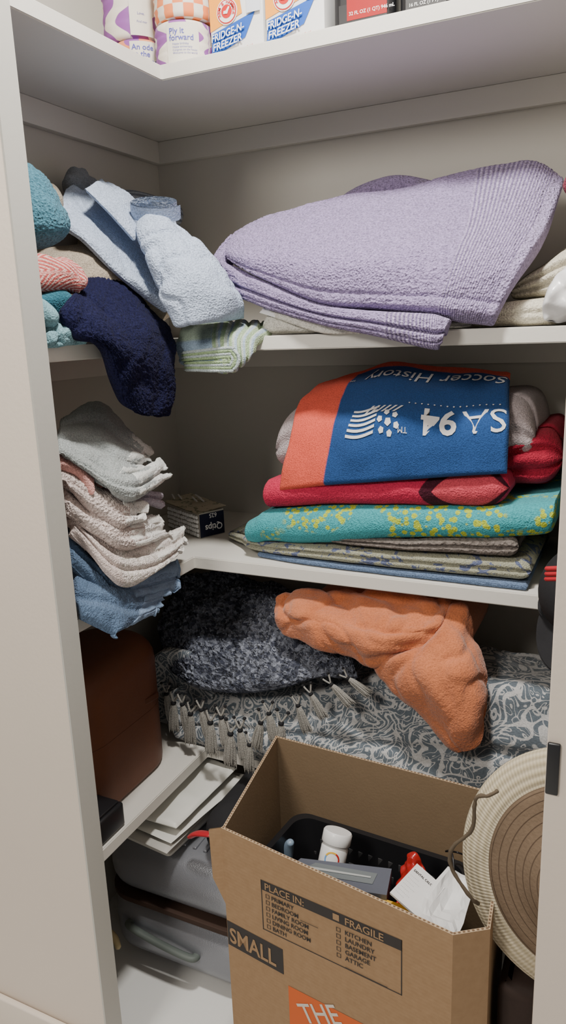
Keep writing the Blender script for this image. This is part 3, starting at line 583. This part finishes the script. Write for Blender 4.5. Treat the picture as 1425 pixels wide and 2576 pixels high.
mb.cloth([[(215,-300,620),(212,-400,632),(208,-435,570),(216,-440,507)],[(225,-270,640),(232,-345,640),(244,-400,575),(266,-440,507)],[(345,-200,655),(408,-330,655),(434,-395,615),(454,-450,507)],[(553,-150,690),(624,-335,695),(642,-400,650),(680,-458,507)],[(764,-150,759),(815,-340,744),(828,-400,680),(865,-460,507)],[(956,-150,768),(990,-340,780),(998,-400,725),(1010,-460,507)],[(1120,-150,750),(1150,-320,770),(1170,-380,710),(1180,-440,507)],[(1300,-150,720),(1330,-320,710),(1350,-380,640),(1360,-430,507)]],100,190,100,wr=.020,ws=8,rnd=.0004,gpos=((.80,.018,.010),),edge=.7,face=(.2,-.8,.6),cz=.004,cs=6)
mb.slab([(260,512,585,-370,-60),(500,512,620,-370,-60),(800,512,660,-350,-60),(1300,512,660,-350,-60)])
build('comforter',mb,[m_comf],"gray plush comforter with white scroll print, folded",'comforter')
e=thing('fringed_throw',(.38,-.28,.66),"dark gray chenille knit throw with tassel fringe on comforter",'blanket')
mb=MB()
S=mb.cloth([[(60,-220,770),(105,-320,745),(192,-390,668)],[(94,-120,850),(190,-290,795),(285,-425,664)],[(250,-120,860),(325,-300,795),(425,-440,690)],[(372,-120,850),(450,-325,815),(530,-445,728)],[(521,-200,838),(565,-340,818),(615,-430,768)],[(650,-250,798),(680,-365,790),(700,-410,776)]],40,190,120,wr=.026,ws=9,rnd=.005,seed=11,face=(.2,-.8,.6),cz=.006,cs=6)
mb.slab([(110,655,720,-330,-80),(300,665,760,-330,-80),(520,700,790,-290,-80)],wr=.01,rnd=.004,seed=3)
build('blanket_body',mb,[m_knit],parent=e)
def tassel():
    mb=MB();
    for i in range(24):
        a=i*2.4;r=1.6+1.3*math.sqrt(i);dx=r*math.cos(a);dy=r*math.sin(a)*.6
        mb.tube([(0,0,0),(dx*1.0,dy,-14),(dx*1.6,dy*1.4,-42),(dx*2.0+random.uniform(-3,3),dy*1.6,-80+random.uniform(-8,6))],[2.0,2.6,2.6,2.0],n=8,k=6)
    for s_ in (-1,1):
        mb.tube([(0,0,0),(s_*7,2,12),(s_*15,6,28)],2.5,n=8,k=6)
    mb.tube([(0,0,3),(0,0,-8)],[7,6.5],mat=1,n=10,k=12)
    for s_ in (-1,1): mb.tube([(s_*14,4,30),(s_*14,4,23)],4.5,mat=1,n=8,k=8)
    return mb
T=[(215,-448,645,.1,.9),(243,-460,632,-.1,1),(275,-470,640,.15,.95),(300,-474,622,-.12,1.05),(335,-480,642,.2,.9),(362,-486,618,-.05,1.1),(395,-490,640,.12,.95),(420,-494,606,-.1,1.1),(447,-496,622,.1,1.0),(470,-496,590,-.1,.9),(500,-492,650,-.25,.95),(520,-490,676,.15,.9),(548,-486,655,-.1,1.0),(585,-474,700,.3,.85),(612,-464,728,.5,.8),(655,-450,752,.8,.8),(690,-440,768,1.0,.75)]
t0=None
for i,(x,y,z,rt,sc_) in enumerate(T):
    if t0 is None: t0=build('tassel',tassel(),[m_tass,m_bead],parent=e);base=t0.location+e.location;ob=t0
    else:
        ob=t0.copy();COL.objects.link(ob);ob.parent=e
    ob.rotation_euler=(0,-rt,0);ob.scale=(sc_,sc_,sc_)
    ob.location=V((x/1000,y/1000,z/1000))+(Matrix.Rotation(-rt,3,'Y')@(V(base)*sc_))-e.location
mb=MB()
mb.cloth([[(482,-375,912),(482,-402,872),(486,-390,826)],[(508,-360,932),(514,-424,880),(520,-414,814)],[(560,-338,938),(585,-442,896),(604,-426,812)],[(653,-320,940),(690,-456,888),(690,-436,796)],[(765,-320,944),(790,-462,898),(767,-446,788)],[(862,-320,947),(862,-444,915),(832,-452,826)],[(900,-320,942),(900,-415,912),(880,-440,850)]],90,160,100,wr=.016,ws=9,rnd=.0007,seed=14,edge=.6,cz=.008,cs=8,cw=.12)
mb.cloth([[(711,-420,814),(807,-460,856),(876,-440,911),(886,-350,944)],[(787,-450,749),(866,-495,819),(923,-475,879),(936,-350,937)],[(850,-460,698),(916,-505,764),(965,-485,824),(972,-380,849)],[(898,-470,666),(936,-495,698),(975,-475,728),(986,-420,785)],[(930,-470,652),(955,-482,660),(984,-474,682),(992,-450,712)]],56,140,100,wr=.016,ws=7,rnd=.0007,seed=17,edge=.7,cz=.007,cs=7,cw=.12)
mb.slab([(540,800,900,-330,-120),(700,790,920,-330,-120),(930,790,915,-320,-120)],seed=5)
build('velvet_pillow',mb,[m_org],"orange velvet pillow slumped over the comforter",'pillow')
# ------------------------------------------------------------------ lower compartment
e=thing('suitcase',(.34,-.44,0),"silver hard-shell suitcase lying flat on the floor",'suitcase')
mb=MB();mb.vbox((.325,-.44,.105),(.42,.40,.176),.08,.065);build('lower_shell',mb,[m_silver],parent=e)
mb=MB();mb.vbox((.325,-.44,.270),(.42,.40,.156),.08,.07)
for i in range(9): mb.rbox((.25+i*.028,-.46,.349),(.010,.26,.006),.002)
build('upper_shell',mb,[m_silver],parent=e)
mb=MB();mb.vbox((.325,-.44,.193),(.421,.401,.014),.080,.002);build('zipper',mb,[m_zip],parent=e)
mb=MB();mb.tube([(195,-636,128),(205,-652,128),(290,-656,114),(370,-652,102),(382,-636,100)],10,n=60,k=16,sq=.8);build('handle',mb,[m_handle],parent=e)
f0=None
for x,y in ((.20,-.57),(.45,-.57),(.20,-.31),(.45,-.31)):
    if f0 is None:
        mb=MB();mb.lathe([(.012,0),(.016,.006),(.014,.024)],Matrix.Translation((x,y,0)),0,20,caps=True);f0=build('foot',mb,[m_black],parent=e);fl=V(f0.location);fx=(x,y)
    else:
        ob=f0.copy();COL.objects.link(ob);ob.parent=e;ob.location=fl+V((x-fx[0],y-fx[1],0))
def sheet(name,c,t,mat,label,cat,wr=.002,seed=0,grp=None):
    mb=MB();mb.cloth([[c[0],c[3]],[tuple((c[0][i]+c[1][i])/2 for i in range(3)),tuple((c[3][i]+c[2][i])/2 for i in range(3))],[c[1],c[2]]],t,30,20,wr=wr,ws=15,rnd=0,face=(0,0,1),seed=seed);return build(name,mb,[mat],label,cat,group=grp)
GE='mail envelopes on the suitcase'
sheet('padded_envelope',[(180,-640,440),(180,-380,452),(375,-400,452),(350,-636,436)],12,m_env,"white poly mailer envelope resting on other papers",'envelope',.006,1,GE)
sheet('paper_folder',[(150,-655,402),(150,-370,412),(385,-372,416),(345,-672,392)],6,m_env2,"gray paper folder under white mailer",'folder',.003,2,GE)
sheet('envelope',[(160,-640,414),(160,-360,424),(400,-400,424),(346,-655,406)],4,m_env,"white paper envelope between folder and mailer",'envelope',.003,3,GE)
sheet('paper_stack',[(150,-630,386),(150,-300,386),(370,-340,386),(335,-650,384)],34,m_env2,"gray padded papers lying on the suitcase",'papers',.002,4,GE)
mb=MB();mb.slab([(392,356,440,-600,-420),(440,356,475,-625,-420),(535,356,465,-610,-420)],wr=.012,ws=18);build('black_bag',mb,[m_blackfab],"black fabric bag slumped on suitcase",'bag')
mb=MB();mb.tube([(378,-628,410),(405,-634,432),(450,-640,446)],[9,12,10],sq=.5);build('red_packet',mb,[m_redp],"red packet tucked beside black bag",'packet')
mb=MB();mb.tube([(120,-680,40),(112,-690,80),(118,-684,120)],[22,26,18],wr=.006,ws=30,mat=0);mb.tube([(150,-690,140),(185,-692,128),(205,-700,105)],[7,8,7],mat=1,n=16,k=10)
build('navy_cloth_bundle',mb,[plain('navy_cloth',(.015,.03,.09),.8),plain('tan_tie',(.42,.35,.2),.7)],"navy bundle with tan tie beside suitcase",'cloth')
# ------------------------------------------------------------------ cardboard box
BL,FL,FR,RR,BR=V((.557,-.532,0)),V((.600,-.845,0)),V((1.031,-.926,0)),V((1.077,-.890,0)),V((1.052,-.560,0))
HT=.65
e=thing('cardboard_box',(.83,-.72,0),"open brown corrugated moving box with printed checklist",'box')
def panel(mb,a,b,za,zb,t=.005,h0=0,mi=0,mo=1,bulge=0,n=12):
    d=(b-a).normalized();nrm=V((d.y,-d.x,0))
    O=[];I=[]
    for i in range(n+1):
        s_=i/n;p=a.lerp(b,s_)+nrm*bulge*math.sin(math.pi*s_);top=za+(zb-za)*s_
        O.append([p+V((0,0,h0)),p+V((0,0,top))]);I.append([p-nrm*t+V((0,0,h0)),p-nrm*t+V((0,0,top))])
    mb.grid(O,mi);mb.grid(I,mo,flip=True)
    mb.grid([[O[i][1],I[i][1]] for i in range(n+1)],2)
    L=(b-a).length;k=int(L/.007)
    for j in range(k):
        s_=(j+.25)/k;s2=(j+.75)/k;p=a.lerp(b,s_);p2=a.lerp(b,s2);z1=za+(zb-za)*s_+.0006;z2=za+(zb-za)*s2+.0006
        mb.add([p-nrm*.0012+V((0,0,z1)),p2-nrm*.0012+V((0,0,z2)),p2-nrm*.0038+V((0,0,z2)),p-nrm*.0038+V((0,0,z1))],[[0,1,2,3]],3)
    mb.quad([O[0][0],O[0][1],I[0][1],I[0][0]],2);mb.quad([O[-1][0],O[-1][1],I[-1][1],I[-1][0]],2)
mb=MB()
panel(mb,FL,FR,HT,HT+.004);panel(mb,FR,RR,HT+.004,HT);panel(mb,RR,BR,HT,HT);panel(mb,BR,BL,HT,HT);panel(mb,BL,FL,HT,HT-.004)
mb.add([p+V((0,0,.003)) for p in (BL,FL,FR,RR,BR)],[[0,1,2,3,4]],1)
mb.add([FL+V((0,0,HT)),FL+V((-.022,-.006,HT-.006)),FL+V((-.016,-.012,HT-.10)),FL+V((0,0,HT-.16))],[[0,1,2,3]],0)
mb.add([FL+V((0,0.002,HT)),FL+V((-.022,-.003,HT-.006)),FL+V((-.016,-.009,HT-.10)),FL+V((0,0.002,HT-.16))],[[3,2,1,0]],1)
d=(FR-FL).normalized();nr=V((d.y,-d.x,0))
def fp(s_,z,k=1,tilt=.07): return FL+d*s_+nr*.0006*k+V((0,0,z+tilt*(s_-.085)))
def rect(s0,s1,z0,z1,mat=4,k=1,tilt=.07): mb.add([fp(s0,z0,k,tilt),fp(s1,z0,k,tilt),fp(s1,z1,k,tilt),fp(s0,z1,k,tilt)],[[0,1,2,3]],mat)
s0,s1,zt,zb=.086,.358,.583,.480
rect(s0,s1,zt-.020,zt);rect(s0,s0+.0018,zb,zt);rect(s1-.0018,s1,zb,zt);rect(s0,s1,zb,zb+.0018)
mb.text('PLACE IN:',.019,lambda x,y:fp(s0+.008+x,zt-.0165+y,2),0,.015)
rect(.234,.246,zt-.016,zt-.004,0,2)
mb.text('FRAGILE',.019,lambda x,y:fp(.256+x,zt-.0165+y,2),0,.015)
for i,w in enumerate(['PRIMARY','BEDROOM ______','FAMILY ROOM','LIVING ROOM','DINING ROOM','BATH']):
    z=zt-.0335-i*.0125;mb.text(w,.0118,lambda x,y:fp(s0+.022+x,z+y,2),4,.018)
    for a,b,c,dd in ((0,.008,0,.001),(0,.008,.007,.008),(0,.001,0,.008),(.007,.008,0,.008)): rect(s0+.010+a,s0+.010+b,z+c,z+dd,4,2)
for i,w in enumerate(['KITCHEN','LAUNDRY','BASEMENT','GARAGE','ATTIC','_____________']):
    z=zt-.036-i*.0125;mb.text(w,.0118,lambda x,y:fp(.256+x,z+y,2),4,.018)
    if i<5:
        for a,b,c,dd in ((0,.008,0,.001),(0,.008,.007,.008),(0,.001,0,.008),(.007,.008,0,.008)): rect(.240+a,.240+b,z+c,z+dd,4,2)
rect(.001,.128,.405,.458,4,1,.03);mb.text('SMALL',.046,lambda x,y:fp(.006+x,.414+y,2,.03),0,.02,sx=.80)
rect(.137,.370,.160,.384,6,1,.08)
c45=math.cos(.5);s45=math.sin(.5)
for w,ox,oz in (('THE',.170,.326),('HOME',.155,.262),('DEPOT',.170,.206)): mb.text(w,.052,lambda x,y:fp(ox+x*c45-y*s45,oz+x*s45+y*c45,2,.03),5,.01,sx=.95)
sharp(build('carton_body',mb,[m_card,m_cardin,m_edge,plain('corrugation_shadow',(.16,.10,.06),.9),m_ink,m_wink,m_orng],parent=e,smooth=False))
# contents
e=thing('storage_basket',(.80,-.70,.30),"black plastic basket tilted inside the cardboard box",'basket')
M=Matrix.Translation((.805,-.690,.30))@Euler((.0,-.03,-.10)).to_matrix().to_4x4()
mb=MB();G=[]
def rr(w,h,r,n=8):
    o=[]
    for cx,cy,a0 in ((w/2-r,h/2-r,0),(-w/2+r,h/2-r,90),(-w/2+r,-h/2+r,180),(w/2-r,-h/2+r,270)):
        for k in range(n+1): a=math.radians(a0+90*k/n);o.append((cx+r*math.cos(a),cy+r*math.sin(a)))
    return o
lev=[(.32,.17,0),(.35,.19,.10),(.37,.205,.195),(.388,.222,.20),(.388,.222,.206),(.362,.198,.206),(.345,.185,.10),(.315,.165,.006)]
for w,h,z in lev: G.append([M@V((x,y,z)) for x,y in rr(w,h,.035)])
mb.grid(G,0,closev=True);n=len(G[0]);mb.add(G[0],[list(range(n))],0);mb.add(G[-1],[list(range(n))[::-1]],0)
for i in range(14):
    for j in range(4): mb.rbox(M@V((-.15+i*.022,.0975-.009*(3-j)/3,.06+j*.032)),(.012,.003,.018),.001,1)
sharp(build('basket_tub',mb,[m_black,plain('basket_hole_shadow',(.04,.04,.042),.6)],parent=e))
e=thing('pill_bottle',(.742,-.70,.47),"white vitamin bottle with ring logo in basket",'bottle')
M=Matrix.Translation((.745,-.705,.482))@Euler((-.42,.10,0)).to_matrix().to_4x4()
mb=MB();mb.lathe([(.0,0),(.023,0),(.026,.003),(.026,.060),(.023,.066),(.02,.068)],M,0,48)
def cy(a0,z0): return lambda tx,ty:M@V((.0267*math.cos(a0+tx/.0267),.0267*math.sin(a0+tx/.0267),z0+ty))
mb.text('RAINBOW',.0088,cy(-1.85,.030),1,.02);mb.text('LIGHT',.0085,cy(-1.6,.020),1,.02)
for k in range(30):
    a=math.pi*k/29*1.5-.5;b=a+.16
    mb.add([cy(-1.35,.043)(.015*math.cos(t)*r_,.015*math.sin(t)*r_) for t,r_ in ((a,1),(b,1),(b,.80),(a,.80))],[[0,1,2,3]],2+(k//10))
build('bottle_body',mb,[m_wplas,m_ink,m_redk,m_yel,m_sky],parent=e)
mb=MB();mb.lathe([(.027,.068),(.028,.070),(.028,.088),(.026,.091),(.0,.091)],M,0,48);sharp(build('cap',mb,[m_wplas],parent=e),40)
a=V((.690,-.812,.548));b=V((.885,-.778,.552));dn=(b-a).normalized();wv=V((-.17,.985,0))*.066
mb=MB();t=V((0,0,-.055));Q=[a,b,b+wv,a+wv+V((.03,0,0))]
mb.add(Q+[p+t for p in Q],[[0,1,2,3],[1,0,4,5],[2,1,5,6],[3,2,6,7],[0,3,7,4],[7,6,5,4]],0)
up=V((0,0,.001));mb.add([a+dn*.03+wv*.35+up,a+dn*.17+wv*.30+up,a+dn*.175+wv*.72+up,a+dn*.06+wv*.80+up],[[0,1,2,3]],1)
mb.add([a+dn*.035+wv*.52+up*2,a+dn*.165+wv*.5+up*2,a+dn*.165+wv*.56+up*2,a+dn*.035+wv*.62+up*2],[[0,1,2,3]],2)
sharp(build('toothbrush_carton',mb,[m_gbox,plain('carton_photo_gray',(.15,.17,.18),.4),plain('pale_gray_plastic_print',(.38,.40,.40),.4)],"slate gray electric toothbrush carton on the basket",'box',smooth=False))
mb=MB();mb.cloth([[(880,-690,545),(890,-760,510)],[(905,-680,575),(915,-750,530)],[(935,-690,550),(935,-760,515)]],16,30,24,wr=.01,ws=50,rnd=0,face=(0,-.6,.8));build('red_packet',mb,[plain('red_foil',(.35,.015,.015),.25,.6)],"crumpled red foil packet in the box",'packet')
mb=MB();mb.rbox((.905,-.80,.50),(.06,.03,.09),.001,0,Matrix.Rotation(-.25,4,'X'))
n=24
for r,mt_,k in ((.018,1,1),(.013,2,2),(.009,1,3)): mb.add([(.905+r*math.cos(6.283*i/n),-.8175-.001*k,.512+r*math.sin(6.283*i/n)*.9) for i in range(n)],[list(range(n))],mt_)
sharp(build('baking_soda_box',mb,[m_yel,m_redk,m_wplas],"small yellow and red baking soda box upright in box",'box',smooth=False))
mb=MB();Q=[V((.917,-.700,.567)),V((.976,-.738,.566)),V((.955,-.822,.566)),V((.893,-.785,.566))];t=V((0,0,-.004));mb.add(Q+[p+t for p in Q],[[3,2,1,0],[0,1,5,4],[1,2,6,5],[2,3,7,6],[3,0,4,7],[4,5,6,7]],0)
ex=(Q[1]-Q[0]).normalized();ey=(Q[0]-Q[3]).normalized()
mb.text('DENTAL CALCULUS',.0068,lambda x,y:Q[3]+ex*(.005+x)+ey*(.070+y)+V((0,0,.0008)),1,.015)
for i in range(7): mb.text('- - - - - - - -' if i%2 else '- - - - - -',.006,lambda x,y:Q[3]+ex*(.006+x)+ey*(.058-.008*i+y)+V((0,0,.0008)),2)
sharp(build('paper_leaflet',mb,[m_paper,m_ink,plain('gray_print',(.4,.4,.4),.6)],"white dental product leaflet carton lying in box",'leaflet',smooth=False))
P=[[(.950,-.838,.560),(.985,-.845,.585),(1.02,-.86,.578)],[(.955,-.77,.575),(.985,-.775,.548),(1.020,-.78,.575)],[(.975,-.705,.585),(1.0,-.70,.572),(1.018,-.70,.578)]]
mb=MB();mb.cloth([[tuple(1000*x for x in p) for p in r_] for r_ in P],9,12,10,wr=.010,ws=40,rnd=0,face=(0,0,1));build('crumpled_paper',mb,[m_paper],"crumpled white paper tray with folds beside leaflet",'paper',smooth=False)
mb=MB();mb.tube([(625,-640,425),(632,-640,470),(640,-645,490)],[11,11,7],wr=.003);build('blue_tube',mb,[plain('pale_blue_plastic',(.22,.30,.40),.3)],"pale blue plastic tube beside black basket",'tube')
mb=MB();mb.tube([(990,-720,560),(975,-680,590),(955,-640,560),(970,-610,540),(1000,-640,560)],1.8,n=40,k=8);build('black_cable',mb,[m_black],"thin black looping cable in the box",'cable')
mb=MB();mb.vbox((1.287,-.675,.256),(.408,.335,.512),.012,.02);sharp(build('dark_brown_block',mb,[m_dbrown],"dark brown upright block beside cardboard box",'bag'),50)  # plain dark brown block filling the space right of the box, below the hat
e=thing('sun_hat',(1.21,-.82,.53),"wide-brim straw sun hat with brown crown and cord",'hat')
M=Matrix.Translation((1.207,-.832,.722))@Euler((math.radians(84),0,math.radians(-6))).to_matrix().to_4x4()
def wv_(mbx,prof,mat):
    G=[]
    for r,z in prof: G.append([M@V((r*math.cos(a),r*math.sin(a)*1.03,z+.010*math.sin(2*a)*(r/.2)**2)) for a in np.linspace(0,2*math.pi,96,endpoint=False)])
    uvs=[(i/(len(prof)-1),k/96) for i in range(len(prof)) for k in range(96)];mbx.grid(G,mat,uvs,closev=True,flip=True)
mb=MB();wv_(mb,[(.138,.004),(.15,.006),(.165,.004),(.180,.0),(.190,-.006),(.192,-.010),(.187,-.013),(.165,-.005),(.138,-.002)],0);build('brim',mb,[m_straw],parent=e)
mb=MB();wv_(mb,[(.146,.0075),(.142,.011),(.128,.012),(.113,.014),(.098,.017),(.084,.026),(.070,.034),(.055,.040),(.040,.043),(.02,.045),(.001,.045)],0);build('crown',mb,[m_hatb],parent=e)
mb=MB();mb.tube([(1078,-870,866),(1066,-882,862),(1050,-885,855),(1046,-885,805),(1018,-885,764),(1019,-885,730),(1046,-885,691),(1056,-870,670)],[2.8]*8,n=90,k=10,wr=.0012,ws=120);build('chin_cord',mb,[m_cord],parent=e)
mb=MB();mb.rbox((1.150,-.897,.934),(.016,.006,.075),.002);sharp(build('latch_plate',mb,[m_black],"black metal latch plate on the door jamb",'latch'))
# ------------------------------------------------------------------ light
def area(name,loc,target,size,power,col):
    l=bpy.data.lights.new(name,'AREA');l.shape='DISK';l.size=size;l.energy=power;l.color=col
    o=bpy.data.objects.new(name,l);COL.objects.link(o);o.location=loc;o.rotation_euler=(V(target)-V(loc)).to_track_quat('-Z','Y').to_euler()
area('ceiling_lamp',(.85,-1.0,2.68),(.75,-.6,0),.20,40,(1,.96,.90))
area('room_lamp',(.3,-2.7,2.5),(.3,-.9,1.1),.6,36,(1,.93,.84))
w=bpy.data.worlds.new('world');bpy.context.scene.world=w;w.use_nodes=True;bg=w.node_tree.nodes['Background'];bg.inputs[0].default_value=(1,.97,.93,1);bg.inputs[1].default_value=.32
